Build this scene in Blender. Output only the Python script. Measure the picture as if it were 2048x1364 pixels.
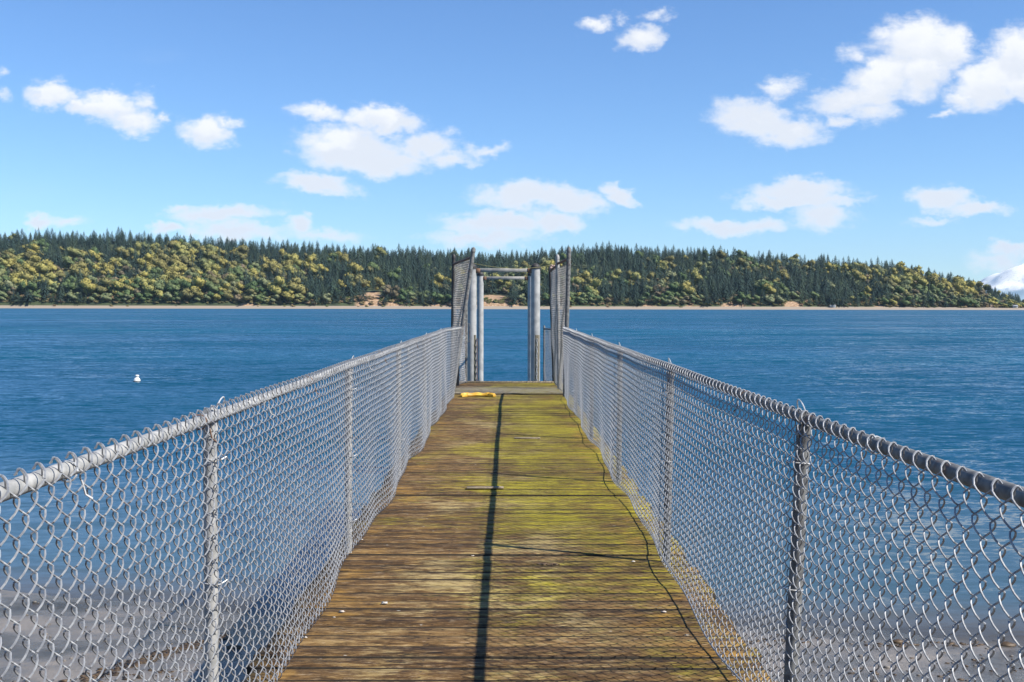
import bpy, math, random
import numpy as np
from mathutils import Vector

random.seed(7); rng = np.random.default_rng(11)
for o in list(bpy.data.objects): bpy.data.objects.remove(o)
S = bpy.context.scene
COL = S.collection

# ------------------------------------------------------------ camera, sky, sun, exposure
F = 2200.0; CX = 1017.0; HY = 614.0          # focal length and vanishing point measured in the 2048 px wide photo
EYE = 1.4                                    # eye above the deck; deck top is z = 0
WZ = -2.5                                    # water level
cd = bpy.data.cameras.new('camera'); cam = bpy.data.objects.new('camera', cd); COL.objects.link(cam)
cd.sensor_width = 36.0; cd.lens = 36.0*F/2048.0
cd.shift_x = (1024-CX)/2048.0; cd.shift_y = -(682-HY)/2048.0
cd.clip_start = 0.05; cd.clip_end = 120000
cam.location = (0, 0, EYE); cam.rotation_euler = (math.radians(90), math.radians(-0.10), 0)
S.camera = cam

SUNV = Vector((1.01, -0.45, 1.07)).normalized()
SEL = math.asin(SUNV.z); SAZ = math.atan2(SUNV.x, SUNV.y)
sd = bpy.data.lights.new('sun', 'SUN'); sun = bpy.data.objects.new('sun', sd); COL.objects.link(sun)
sd.energy = 5.0; sd.angle = math.radians(0.42); sd.color = (1.0, 0.95, 0.86)
sun.rotation_euler = SUNV.to_track_quat('Z', 'Y').to_euler(); sun.location = SUNV*50

S.view_settings.view_transform = 'Standard'; S.view_settings.look = 'None'
S.view_settings.exposure = 0.80; S.view_settings.gamma = 1.0
S.cycles.max_bounces = 6; S.cycles.transparent_max_bounces = 16; S.cycles.volume_bounces = 0
S.cycles.caustics_reflective = False; S.cycles.caustics_refractive = False
S.cycles.sample_clamp_indirect = 4.0

# ------------------------------------------------------------ node helper
class NT:
    def __init__(s, nt): s.nt = nt; s.N = nt.nodes; s.L = nt.links
    def new(s, t, **kw):
        n = s.N.new(t)
        for k, v in kw.items(): setattr(n, k, v)
        return n
    def put(s, sock, v):
        if isinstance(v, bpy.types.NodeSocket): s.L.new(v, sock)
        elif v is not None:
            if isinstance(v, (tuple, list)) and len(v) == 3 and sock.type == 'RGBA': v = (*v, 1)
            sock.default_value = v
    def m(s, op, a, b=None, c=None, clamp=False):
        n = s.new('ShaderNodeMath', operation=op, use_clamp=clamp)
        s.put(n.inputs[0], a)
        if b is not None: s.put(n.inputs[1], b)
        if c is not None: s.put(n.inputs[2], c)
        return n.outputs[0]
    def vm(s, op, a, b=None):
        n = s.new('ShaderNodeVectorMath', operation=op); s.put(n.inputs[0], a)
        if b is not None: s.put(n.inputs[1], b)
        return n.outputs['Value'] if op in ('LENGTH', 'DOT_PRODUCT') else n.outputs[0]
    def mix(s, f, a, b, blend='MIX'):
        n = s.new('ShaderNodeMix', data_type='RGBA', blend_type=blend)
        s.put(n.inputs[0], f); s.put(n.inputs[6], a); s.put(n.inputs[7], b); return n.outputs[2]
    def ss(s, v, lo, hi, a=0.0, b=1.0, kind='SMOOTHSTEP'):
        n = s.new('ShaderNodeMapRange', interpolation_type=kind)
        s.put(n.inputs[0], v); n.inputs[1].default_value = lo; n.inputs[2].default_value = hi
        n.inputs[3].default_value = a; n.inputs[4].default_value = b; return n.outputs[0]
    def noise(s, vec, scale, detail=3, rough=0.55, dist=0.0, out=0):
        n = s.new('ShaderNodeTexNoise'); s.put(n.inputs['Vector'], vec)
        n.inputs['Scale'].default_value = scale; n.inputs['Detail'].default_value = detail
        n.inputs['Roughness'].default_value = rough; n.inputs['Distortion'].default_value = dist
        return n.outputs[out]
    def mapp(s, vec, loc=(0,0,0), rot=(0,0,0), sc=(1,1,1), vt='POINT'):
        n = s.new('ShaderNodeMapping', vector_type=vt); s.put(n.inputs[0], vec)
        n.inputs[1].default_value = loc; n.inputs[2].default_value = rot; n.inputs[3].default_value = sc
        return n.outputs[0]
    def attr(s, name):
        n = s.new('ShaderNodeAttribute', attribute_name=name); return n.outputs['Fac']
    def ramp(s, f, stops, interp='LINEAR'):
        n = s.new('ShaderNodeValToRGB'); n.color_ramp.interpolation = interp
        e = n.color_ramp.elements
        while len(e) < len(stops): e.new(0.5)
        for k, (p, c) in enumerate(stops): e[k].position = p; e[k].color = (*c, 1)
        s.put(n.inputs[0], f); return n.outputs[0]
    def xyz(s, v):
        n = s.new('ShaderNodeSeparateXYZ'); s.put(n.inputs[0], v); return n.outputs
    def comb(s, x, y, z):
        n = s.new('ShaderNodeCombineXYZ'); s.put(n.inputs[0], x); s.put(n.inputs[1], y); s.put(n.inputs[2], z); return n.outputs[0]
    def bump(s, h, dist, strength=1.0, normal=None):
        n = s.new('ShaderNodeBump'); s.put(n.inputs['Height'], h)
        n.inputs['Distance'].default_value = dist; n.inputs['Strength'].default_value = strength
        if normal is not None: s.put(n.inputs['Normal'], normal)
        return n.outputs[0]

def material(name, alb=0.78):
    m = bpy.data.materials.new(name); m.use_nodes = True
    m.node_tree.nodes.clear(); t = NT(m.node_tree)
    b = t.new('ShaderNodeBsdfPrincipled'); o = t.new('ShaderNodeOutputMaterial')
    t.L.new(b.outputs[0], o.inputs[0]); t.out = o; t.b = b
    def setp(**kw):
        for k, v in kw.items():
            if k == 'Base_Color' and alb != 1: v = t.mix(1.0, v, (alb, alb, alb), 'MULTIPLY')
            t.put(b.inputs[k.replace('_', ' ')], v)
    t.setp = setp
    t.geo = t.new('ShaderNodeNewGeometry').outputs['Position']
    return m, t

# ------------------------------------------------------------ world: Nishita sky with fair-weather clouds by direction
W = bpy.data.worlds.new('World'); S.world = W; W.use_nodes = True
W.node_tree.nodes.clear(); w = NT(W.node_tree)
sky = w.new('ShaderNodeTexSky', sky_type='NISHITA'); sky.sun_disc = False
sky.sun_elevation = SEL; sky.sun_rotation = SAZ
sky.air_density = 1.0; sky.dust_density = 0.0; sky.ozone_density = 2.0; sky.altitude = 10
# clouds: (centre x, centre y, half width, half height, density, tilt in degrees) in photo pixels -> directions
CL = [(105,190,50,26,1,-8),(160,212,40,20,.8,0),(218,216,75,30,1,5),(280,205,26,26,.55,0),(262,246,52,24,.9,10),(325,240,22,12,.6,-20),
 (412,266,56,31,1,8),(452,246,30,16,.6,15),(640,227,58,20,.8,0),(762,240,85,26,1.05,8),(705,300,112,45,1.15,5),(760,325,110,30,1.0,0),
 (850,292,60,28,.9,-10),(900,318,55,20,.7,0),(972,302,42,12,.6,-8),(640,370,80,20,.95,9),(440,426,108,19,.9,-3),(360,418,35,8,.5,0),
 (335,459,30,11,.7,0),(470,462,120,20,.62,0),(600,448,34,18,.7,0),(640,470,90,12,.45,0),(82,440,34,14,.9,0),(130,445,45,12,.45,0),
 (1055,392,110,27,1.05,0),(1140,398,75,27,.9,12),(1010,445,130,24,.95,0),(1110,440,60,20,.8,0),(1240,392,40,15,.9,22),(970,474,120,16,.6,0),
 (1284,74,52,24,1,-8),(1192,48,30,16,.62,-25),(1312,26,30,11,.5,0),(1240,35,16,9,.4,0),
 (1515,238,95,36,1.0,12),(1580,260,75,30,.9,0),(1560,172,42,22,.6,-10),(1480,240,50,20,.7,0),(1675,241,32,13,.65,0),
 (1835,85,92,50,1.15,0),(1895,95,60,45,1.0,20),(1770,150,90,45,1.05,-25),(1700,195,95,30,.85,-10),(1745,215,60,30,.7,0),(1710,110,30,20,.5,0),(1830,180,50,25,.6,0),
 (1845,140,75,42,1.0,-25),(1755,175,80,40,.9,-20),(1980,160,85,48,1.15,-25),(2040,110,70,55,1.1,0),(2060,160,90,40,1.0,0),(1925,195,45,22,.8,0),(1890,228,30,10,.55,0),
 (1600,380,105,24,1.0,0),(1595,402,125,14,.9,0),(1645,432,62,26,.72,0),(1450,455,95,18,.85,4),(1530,452,50,18,.6,0),
 (1880,395,62,24,.8,0),(1950,415,80,15,.65,0),(1870,440,50,10,.4,0),(2025,495,55,16,.85,0),(2000,520,70,20,.5,0),(0,190,18,10,.4,0),(0,145,14,8,.3,0)]
tc = w.new('ShaderNodeTexCoord').outputs['Generated']
d = w.xyz(tc)
yy = w.m('MAXIMUM', d[1], 0.02)
u = w.m('DIVIDE', d[0], yy); v = w.m('DIVIDE', d[2], yy)
uv = w.comb(u, v, 0.0)
wob = w.vm('SUBTRACT', w.noise(w.mapp(uv, sc=(1, 1.5, 1)), 38, 5, 0.62, 0.0, 1), (0.5, 0.5, 0.5))
nm = w.new('ShaderNodeVectorMath', operation='MULTIPLY_ADD'); w.put(nm.inputs[0], wob); nm.inputs[1].default_value = (0.040, 0.028, 0); w.put(nm.inputs[2], uv)
P0 = nm.outputs[0]
def field(P):
    acc = None; low = None
    for (cx, cy, rx, ry, den, tilt) in CL:
        q = w.mapp(P, loc=((cx-CX)/F, (HY-cy)/F, 0), rot=(0, 0, -math.radians(tilt)), sc=(1.22*rx/F, 1.30*ry/F, 1), vt='TEXTURE')
        r = w.vm('LENGTH', q)
        if cy > 360 and den < 1: den = min(1.0, den*1.25)
        f = w.m('MULTIPLY_ADD', r, -den, den)
        acc = f if acc is None else w.m('SMOOTH_MAX', acc, f, 0.12)
        g = w.m('MULTIPLY_ADD', w.vm('DOT_PRODUCT', q, (.1, 1, 0)), -0.6, f)
        low = g if low is None else w.m('MAXIMUM', low, g)
    return acc, low
f0, f1 = field(P0)
fine = w.noise(w.mapp(uv, sc=(1, 1.7, 1)), 60, 6, 0.6)
dens = w.m('MULTIPLY_ADD', w.m('SUBTRACT', fine, 0.5), 0.80, f0)
alpha = w.ss(dens, -0.06, 0.66)
wisp = w.ss(w.noise(w.mapp(uv, sc=(1, 3.2, 1)), 5, 6, 0.6), 0.58, 0.95)
hz = w.ss(v, 0.0, 0.22, 0.10, 0.0)
alpha = w.m('MAXIMUM', alpha, w.m('MULTIPLY', wisp, 0.12))
front = w.ss(d[1], 0.05, 0.2)
alpha = w.m('MULTIPLY', w.m('MULTIPLY', alpha, front), 0.96)
n5 = w.noise(w.mapp(uv, loc=(0, 0.01, 3), sc=(1, 1.6, 1)), 34, 4)
shade = w.m('MULTIPLY', w.ss(dens, 0.15, 0.7), w.ss(w.m('ADD', w.m('SUBTRACT', f1, f0), w.m('MULTIPLY', w.m('SUBTRACT', n5, .5), .7)), -.22, .34))
ccol = w.mix(shade, (7.0, 7.05, 7.2), (5.75, 6.0, 6.5))
hs = w.new('ShaderNodeHueSaturation'); w.put(hs.inputs['Color'], sky.outputs[0]); hs.inputs['Saturation'].default_value = 1.0; hs.inputs['Value'].default_value = 1.0
skc = w.mix(1.0, hs.outputs[0], (.59, .815, 1.11), 'MULTIPLY')
SKY_TINT = skc.node
fin = w.mix(alpha, skc, ccol)
bg = w.new('ShaderNodeBackground'); w.put(bg.inputs[0], fin); bg.inputs[1].default_value = 0.085
wo = w.new('ShaderNodeOutputWorld'); w.L.new(bg.outputs[0], wo.inputs[0])
W.cycles.sampling_method = 'MANUAL'; W.cycles.sample_map_resolution = 512

# ------------------------------------------------------------ object helpers
def tag(o, label=None, cat=None, group=None, kind=None):
    if label: o['label'] = label
    if cat: o['category'] = cat
    if group: o['group'] = group
    if kind: o['kind'] = kind
    return o
def empty(name, loc, label, cat, group=None):
    o = bpy.data.objects.new(name, None); COL.objects.link(o); o.location = loc; o.empty_display_size = .2
    return tag(o, label, cat, group)
def mesh_np(name, V, Q=None, T=None, smooth=False):
    me = bpy.data.meshes.new(name)
    V = np.asarray(V, np.float32).reshape(-1, 3)
    loops = []; sizes = []
    if Q is not None and len(Q): Q = np.asarray(Q, np.int32).reshape(-1, 4); loops.append(Q.ravel()); sizes.append(np.full(len(Q), 4))
    if T is not None and len(T): T = np.asarray(T, np.int32).reshape(-1, 3); loops.append(T.ravel()); sizes.append(np.full(len(T), 3))
    L = np.concatenate(loops); z = np.concatenate(sizes)
    me.vertices.add(len(V)); me.vertices.foreach_set('co', V.ravel())
    me.loops.add(len(L)); me.loops.foreach_set('vertex_index', L.astype(np.int32))
    me.polygons.add(len(z)); st = np.concatenate([[0], np.cumsum(z)[:-1]]).astype(np.int32)
    me.polygons.foreach_set('loop_start', st)
    me.update(calc_edges=True); me.validate()
    if smooth: me.polygons.foreach_set('use_smooth', np.ones(len(me.polygons), bool))
    return me
def obj(name, me, mats, parent=None):
    o = bpy.data.objects.new(name, me); COL.objects.link(o)
    for m in (mats if isinstance(mats, (list, tuple)) else [mats]):
        if m.name not in [x.name for x in me.materials if x]: me.materials.append(m)
    if parent is not None:
        o.parent = parent; o.matrix_parent_inverse = parent_inv(parent)
    return o
def parent_inv(p):
    from mathutils import Matrix
    return Matrix.Translation(-Vector(p.location))

class MB:
    """collects shapes into one mesh"""
    def __init__(s): s.V = []; s.Q = []; s.T = []; s.n = 0; s.at = []
    def add(s, V, Q=(), T=(), a=0.0):
        V = np.asarray(V, float).reshape(-1, 3)
        if len(Q): s.Q.append(np.asarray(Q).reshape(-1, 4)+s.n)
        if len(T): s.T.append(np.asarray(T).reshape(-1, 3)+s.n)
        s.V.append(V); s.at.append(np.full(len(V), a)); s.n += len(V); return s
    def box(s, c, h, bev=0.0, a=0.0, rot=None):
        c = np.array(c, float); hx, hy, hz = h
        b = min(bev, hx*.9, hy*.9, hz*.9)
        if b <= 0:
            V = np.array([[x*hx, y*hy, z*hz] for x in (-1, 1) for y in (-1, 1) for z in (-1, 1)])
            Q = [(0,1,3,2),(4,6,7,5),(0,4,5,1),(2,3,7,6),(0,2,6,4),(1,5,7,3)]; T = []
        else:
            V = []; idx = {}
            for sx in (-1, 1):
                for sy in (-1, 1):
                    for sz in (-1, 1):
                        idx[sx,sy,sz] = len(V)
                        V += [(sx*hx, sy*(hy-b), sz*(hz-b)), (sx*(hx-b), sy*hy, sz*(hz-b)), (sx*(hx-b), sy*(hy-b), sz*hz)]
            V = np.array(V); Q = []; T = []
            def face(ids):
                P = V[ids]; n = np.cross(P[1]-P[0], P[2]-P[0])
                return list(ids) if np.dot(n, P.mean(0)) > 0 else list(ids)[::-1]
            for ax in range(3):
                o1, o2 = [k for k in range(3) if k != ax]
                for sg in (-1, 1):
                    f = []
                    for a1, a2 in ((-1,-1),(1,-1),(1,1),(-1,1)):
                        k = [0,0,0]; k[ax] = sg; k[o1] = a1; k[o2] = a2; f.append(idx[tuple(k)]+ax)
                    Q.append(face(f))
                for a1 in (-1, 1):
                    for a2 in (-1, 1):
                        f = []
                        for t, pr in ((-1, (o1, o2)), (1, (o2, o1))):
                            k = [0,0,0]; k[ax] = t; k[o1] = a1; k[o2] = a2
                            f += [idx[tuple(k)]+pr[0], idx[tuple(k)]+pr[1]]
                        Q.append(face(f))
            for kk, i0 in idx.items(): T.append(face([i0, i0+1, i0+2]))
        if rot is not None: V = V @ np.array(rot).T
        return s.add(V+c, Q, T, a)
    def tube(s, pts, r, sides=10, caps=True, a=0.0):
        P = np.array(pts, float); n = len(P); R = np.full(n, r) if np.isscalar(r) else np.array(r, float)
        Tn = np.gradient(P, axis=0); Tn /= np.linalg.norm(Tn, axis=1)[:, None]+1e-12
        ref = np.array([0, 0, 1.0]) if abs(Tn[0][2]) < .9 else np.array([0, 1.0, 0])
        nrm = np.cross(Tn[0], ref); nrm /= np.linalg.norm(nrm); rings = []
        ang = np.arange(sides)*2*math.pi/sides
        for k in range(n):
            nrm = nrm-Tn[k]*np.dot(nrm, Tn[k]); nrm /= np.linalg.norm(nrm)+1e-12
            bn = np.cross(Tn[k], nrm)
            rings.append(P[k]+R[k]*(np.cos(ang)[:, None]*nrm+np.sin(ang)[:, None]*bn))
        V = np.concatenate(rings); Q = []
        for k in range(n-1):
            for j in range(sides):
                j2 = (j+1) % sides
                Q.append((k*sides+j, k*sides+j2, (k+1)*sides+j2, (k+1)*sides+j))
        T = []
        if caps:
            c0 = len(V); V = np.concatenate([V, [P[0], P[-1]]])
            for j in range(sides):
                j2 = (j+1) % sides; T += [(c0, j2, j), (c0+1, (n-1)*sides+j, (n-1)*sides+j2)]
        return s.add(V, Q, T, a)
    def blob(s, c, r, jit=0.15, sub=2, a=0.0, sq=1.0):
        V, T = ico(sub); V = V*(1+jit*(rng.random(len(V))[:, None]-.5)*2)*np.array(r)+np.array(c)
        return s.add(V, (), T, a)
    def build(s, name, mats, parent=None, smooth=False, attrs=None):
        V = np.concatenate(s.V); Q = np.concatenate(s.Q) if s.Q else None; T = np.concatenate(s.T) if s.T else None
        if parent is None: me = mesh_np(name, V, Q, T, smooth)
        else: me = mesh_np(name, V, Q, T, smooth)
        at = me.attributes.new('tint', 'FLOAT', 'POINT'); at.data.foreach_set('value', np.concatenate(s.at).astype(np.float32))
        if smooth:
            try: me.set_sharp_from_angle(angle=math.radians(45))
            except Exception: pass
        return obj(name, me, mats, parent)
_ico = {}
def ico(sub):
    if sub in _ico: return _ico[sub]
    import bmesh
    bm = bmesh.new(); bmesh.ops.create_icosphere(bm, subdivisions=sub, radius=1)
    V = np.array([q.co[:] for q in bm.verts]); T = np.array([[q.index for q in f.verts] for f in bm.faces]); bm.free()
    _ico[sub] = (V, T); return V, T
def px(x, y, dist):
    """point at distance dist seen at photo pixel (x, y)"""
    return ((x-CX)*dist/F, dist, EYE+(HY-y)*dist/F)

# ------------------------------------------------------------ materials
def mat_galv(name, c1, c2, rough=0.5, metal=0.35, rust=0.0, scale=30, rustlo=.62):
    m, t = material(name, .95 if 'wire' in name else .8); n = t.noise(t.geo, scale, 4, .6)
    c = t.mix(t.ss(n, .35, .65), c1, c2)
    n2 = t.noise(t.geo, 7, 5, .65)
    if rust > 0: c = t.mix(t.m('MULTIPLY', t.ss(n2, rustlo, rustlo+.1), rust), c, (.16, .07, .035))
    t.setp(Base_Color=c, Roughness=t.ss(n, 0, 1, rough-.1, rough+.12), Metallic=metal, Normal=t.bump(n, .002, .4)); return m
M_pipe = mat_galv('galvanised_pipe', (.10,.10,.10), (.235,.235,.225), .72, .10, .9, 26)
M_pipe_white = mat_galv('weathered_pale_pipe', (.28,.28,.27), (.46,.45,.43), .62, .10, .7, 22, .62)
M_wire = mat_galv('galvanised_wire', (.22,.225,.24), (.36,.365,.37), .52, .35, .35, 60, .66)
M_wire_old = mat_galv('tarnished_wire', (.34,.31,.28), (.50,.48,.45), .5, .3, .45, 14, .55)
M_tie = mat_galv('tie_wire', (.5,.5,.48), (.7,.68,.66), .4, .4, .2, 40)
M_pile = mat_galv('galvanised_pile', (.33,.33,.32), (.47,.46,.44), .55, .05, .25, 5)
M_dark = mat_galv('dark_cap', (.02,.02,.022), (.05,.045,.04), .6, .0, .3, 12)
M_rust = mat_galv('rusty_steel', (.15,.08,.05), (.28,.16,.10), .8, .1, .5, 15)
M_beam = mat_galv('weathered_beam', (.25,.245,.23), (.42,.40,.36), .7, .1, .3, 6, .66)
def mat_plain(name, c1, c2, scale=12, rough=.7, bumpd=.004, stretch=(1,1,1)):
    m, t = material(name); n = t.noise(t.mapp(t.geo, sc=stretch), scale, 5, .6)
    t.setp(Base_Color=t.mix(t.ss(n, .3, .7), c1, c2), Roughness=rough, Normal=t.bump(n, bumpd)); return m
M_batten = mat_plain('old_batten_wood', (.10,.085,.05), (.26,.23,.17), 14, .9, .01, (4,4,.5))
M_timber = mat_plain('dark_timber', (.035,.025,.018), (.10,.075,.05), 8, .9, .01)
M_float = mat_plain('sun_bleached_yellow_foam', (.60,.30,.015), (.92,.62,.08), 6, .6, .003)
M_lath = mat_plain('bare_wood', (.22,.17,.11), (.34,.27,.18), 20, .85, .003)
M_shell = mat_plain('bleached_shell', (.75,.72,.65), (.55,.45,.38), 30, .6, .002)
M_rope = mat_plain('yellow_green_rope', (.12,.12,.05), (.26,.24,.10), 60, .9, .004)
M_ropeknot = mat_plain('faded_red_rope', (.42,.24,.20), (.65,.5,.45), 40, .9, .004)
M_buoy = mat_plain('white_buoy_plastic', (.75,.75,.72), (.85,.84,.80), 5, .4, .001)
M_weed = mat_plain('brown_seaweed', (.035,.022,.011), (.13,.078,.034), 9, .6, .01)
M_rock = mat_plain('beach_stone', (.10,.09,.08), (.25,.22,.19), 7, .8, .01)

# wooden deck
def mat_deck():
    m, t = material('weathered_deck_boards', .92); p = t.geo; X = t.xyz(p); rnd = t.attr('tint')
    off = t.comb(t.m('MULTIPLY', rnd, 7.3), 0.0, t.m('MULTIPLY', rnd, 13.1))
    pp = t.vm('ADD', p, off)
    g1 = t.noise(t.mapp(pp, sc=(2.6, 9.5, 4)), 2.6, 7, .74, .5)
    g2 = t.noise(t.mapp(pp, sc=(4.2, 17, 6)), 3.0, 5, .75); g4 = t.noise(t.mapp(pp, sc=(1, 2.2, 1)), 42, 5, .75)
    g3 = t.noise(t.mapp(pp, sc=(3.5, 14, 3)), 1.6, 6, .7)
    g5 = t.noise(t.mapp(pp, loc=(0, 7, 2), sc=(1.2, 9, 4)), 2.2, 4, .6, .3)
    base = t.ramp(t.m('ADD', t.m('MULTIPLY', g1, .80), t.m('MULTIPLY', rnd, .11)),
                  [(.32, (.030,.015,.005)), (.43, (.098,.052,.017)), (.52, (.180,.105,.038)), (.61, (.30,.195,.080)), (.72, (.50,.38,.19))])
    base = t.mix(t.ss(g2, .47, .37, 0, .70), base, (.020,.011,.005))
    base = t.mix(t.ss(g2, .55, .68, 0, .55), base, (.42,.31,.19))
    base = t.mix(t.ss(g4, .60, .74, 0, .4), base, (.42,.30,.17))
    # checks: thin dark splits running along the grain
    crk = t.m('MULTIPLY', t.ss(t.m('ABSOLUTE', t.m('SUBTRACT', g5, .5)), .030, .006), t.ss(g3, .46, .56))
    base = t.mix(crk, base, (.008,.005,.003))
    # paired nail heads over the stringers
    fy = t.m('FRACT', t.m('DIVIDE', t.m('ADD', X[1], 4.0), .14)); dy = t.m('MULTIPLY', t.m('SUBTRACT', t.m('ABSOLUTE', t.m('SUBTRACT', fy, .5)), .25), .14)
    ax = t.m('ABSOLUTE', X[0]); dx = t.m('MINIMUM', t.m('ABSOLUTE', t.m('SUBTRACT', ax, .335)), t.m('ABSOLUTE', t.m('SUBTRACT', ax, .925)))
    nd = t.m('SQRT', t.m('ADD', t.m('MULTIPLY', dx, dx), t.m('MULTIPLY', dy, dy)))
    base = t.mix(t.ss(nd, .0075, .004), base, (.03,.016,.010))
    # grey-green bleached patches, centre of the walk
    pa = t.noise(t.mapp(p, sc=(1, .8, 1)), 1.5, 4, .6)
    bl = t.m('MULTIPLY', t.ss(t.m('ADD', pa, t.m('MULTIPLY', t.m('SUBTRACT', g1, .5), .9)), .48, .68), t.ss(t.m('ABSOLUTE', t.m('ADD', X[0], .1)), .75, .25))
    base = t.mix(t.m('MULTIPLY', bl, t.ss(g2, .40, .56, .15, .75)), base, (.42,.325,.145))
    # moss and algae: a yellow-green film, thickest beyond six metres and on the right side
    big = t.noise(t.mapp(p, loc=(3.1, 1.7, 0), sc=(1.1, .8, 1)), 1.25, 5, .62)
    yfar = t.ss(X[1], 4.6, 8.2); xr = t.ss(X[0], -.75, .35)
    s1 = t.m('ADD', t.m('MULTIPLY', yfar, .19), t.m('MULTIPLY', xr, .25))
    s2 = t.m('ADD', t.m('MULTIPLY', big, .95), s1)
    s3 = t.m('ADD', s2, t.m('MULTIPLY', t.m('SUBTRACT', g3, .5), .38))
    moss = t.ss(t.m('ADD', s3, t.m('MULTIPLY', t.m('SUBTRACT', g1, .5), .7)), .64, 1.02)
    mcol = t.ramp(t.m('ADD', t.m('MULTIPLY', g3, .6), t.m('MULTIPLY', big, .4)), [(.36, (.10,.088,.007)), (.5, (.25,.215,.010)), (.63, (.45,.39,.018))])
    moss = t.m('MULTIPLY', moss, t.ss(g4, .38, .60, .65, 1.0)); moss = t.m('MULTIPLY', moss, t.ss(g2, .36, .52, .5, 1.0))
    c = t.mix(t.m('MULTIPLY', moss, .88), base, mcol)
    # orange-brown edge growth
    og = t.noise(t.mapp(p, loc=(9, 4, 0)), 3.1, 4, .6)
    c = t.mix(t.m('MULTIPLY', t.m('MULTIPLY', t.ss(og, .50, .64), t.ss(t.m('ABSOLUTE', X[0]), .3, .8)), t.ss(g1, .40, .60, .1, .55)), c, (.34,.185,.035))
    # far raised platform: grey lichen
    far = t.m('MULTIPLY', t.ss(X[1], 17.5, 17.62), t.ss(X[1], 19.3, 18.6))
    lich = t.m('MULTIPLY', far, t.ss(t.noise(t.mapp(p, sc=(2, 6, 2)), 6, 5, .7), .42, .58))
    c = t.mix(t.m('MULTIPLY', far, .35), c, (.13,.11,.07)); c = t.mix(t.m('MULTIPLY', lich, .75), c, (.30,.28,.23))
    # droppings: pale flecks
    vo = t.new('ShaderNodeTexVoronoi'); t.put(vo.inputs['Vector'], t.mapp(p, sc=(1, 2.2, 1))); vo.inputs['Scale'].default_value = 6.5
    sp = t.ss(t.m('ADD', vo.outputs['Distance'], t.m('MULTIPLY', g3, .20)), .155, .125)
    sp = t.m('MULTIPLY', sp, t.ss(t.noise(t.mapp(p, loc=(4, 0, 0)), 1.1, 3, .6), .50, .56))
    c = t.mix(t.m('MULTIPLY', sp, .8), c, (.62,.58,.50))
    h = t.m('ADD', t.m('MULTIPLY', g1, .6), t.m('MULTIPLY', g2, .5))
    t.setp(Base_Color=c, Roughness=.86, Normal=t.bump(h, .006, .9)); t.b.inputs['Specular IOR Level'].default_value = .25
    return m
M_deck = mat_deck()

# ------------------------------------------------------------ water, beach, far land
def shore_y(x): return 13.6-.13*x+.25*np.sin(x*.6)+.12*np.sin(x*1.7+1)
def grid(xs, ys, zf):
    X, Y = np.meshgrid(xs, ys); Z = zf(X, Y); n, k = X.shape
    V = np.stack([X, Y, Z], -1).reshape(-1, 3); I = np.arange(n*k).reshape(n, k)
    Q = np.stack([I[:-1,:-1], I[:-1,1:], I[1:,1:], I[1:,:-1]], -1).reshape(-1, 4); return V, Q
def vnoise(X, Y, s, seed=0, octv=4):
    X = np.asarray(X, float)/s; Y = np.asarray(Y, float)/s; out = np.zeros_like(X); a = 1.0; tot = 0
    for o in range(octv):
        xi = np.floor(X).astype(np.int64); yi = np.floor(Y).astype(np.int64); fx = X-xi; fy = Y-yi
        fx = fx*fx*(3-2*fx); fy = fy*fy*(3-2*fy)
        def h(i, j):
            q = (i*374761393+j*668265263+seed*974711+o*1013)&0x7fffffff; q = ((q^(q>>13))*1274126177)&0x7fffffff
            return ((q^(q>>16))&0xffff)/65535.0
        out += a*((h(xi,yi)*(1-fx)+h(xi+1,yi)*fx)*(1-fy)+(h(xi,yi+1)*(1-fx)+h(xi+1,yi+1)*fx)*fy)
        tot += a; a *= .5; X = X*2+17.3; Y = Y*2+5.1
    return out/tot

def beach_z(X, Y):
    s = shore_y(X)-Y
    z = WZ+np.where(s > 0, .035*s, .05*s)
    z = np.where(s > 25, WZ+.875+(s-25)*.02, z); z = np.maximum(z, WZ-9)
    near = np.exp(-np.abs(s)/18)
    return z+near*(.045*(vnoise(X, Y, 1.6, 3)-.5)+.09*(vnoise(X, Y, 5.5, 4)-.5)+.015*(vnoise(X, Y, .35, 5, 2)-.5))
xs = np.concatenate([[-30000,-9000,-2500,-700,-250,-110,-60,-35],np.arange(-22,22.01,.16),[35,60,110,250,700,2500,9000,30000]])
ys = np.concatenate([[-9000,-1500,-300,-80,-30,-12],np.arange(-4,19,.16),[21,24,28,34,42,60,100,200,600,1800,9000,30000]])
V, Q = grid(xs, ys, beach_z)
m, t = material('wet_sand_and_mud'); p = t.geo; X = t.xyz(p)
n1 = t.noise(t.mapp(p, sc=(.6, 1, 1)), 1.1, 5, .6); n2 = t.noise(p, 14, 5, .7); n3 = t.noise(p, 60, 3, .7)
c = t.ramp(n1, [(.34, (.060,.052,.045)), (.5, (.15,.135,.12)), (.62, (.25,.22,.19))])
c = t.mix(t.ss(n2, .58, .72, 0, .6), c, (.06,.045,.03)); c = t.mix(t.ss(n3, .64, .74, 0, .6), c, (.5,.45,.38))
wet = t.ss(n1, .62, .42)
t.setp(Base_Color=c, Roughness=t.m('MULTIPLY_ADD', wet, -.34, .48), Normal=t.bump(t.m('ADD', n2, t.m('MULTIPLY', n3, .35)), .03, .8))
tag(obj('beach', mesh_np('beach', V, Q, smooth=True), m), 'wet grey-brown sand of the beach and the bay floor', None, None, 'structure')

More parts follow.
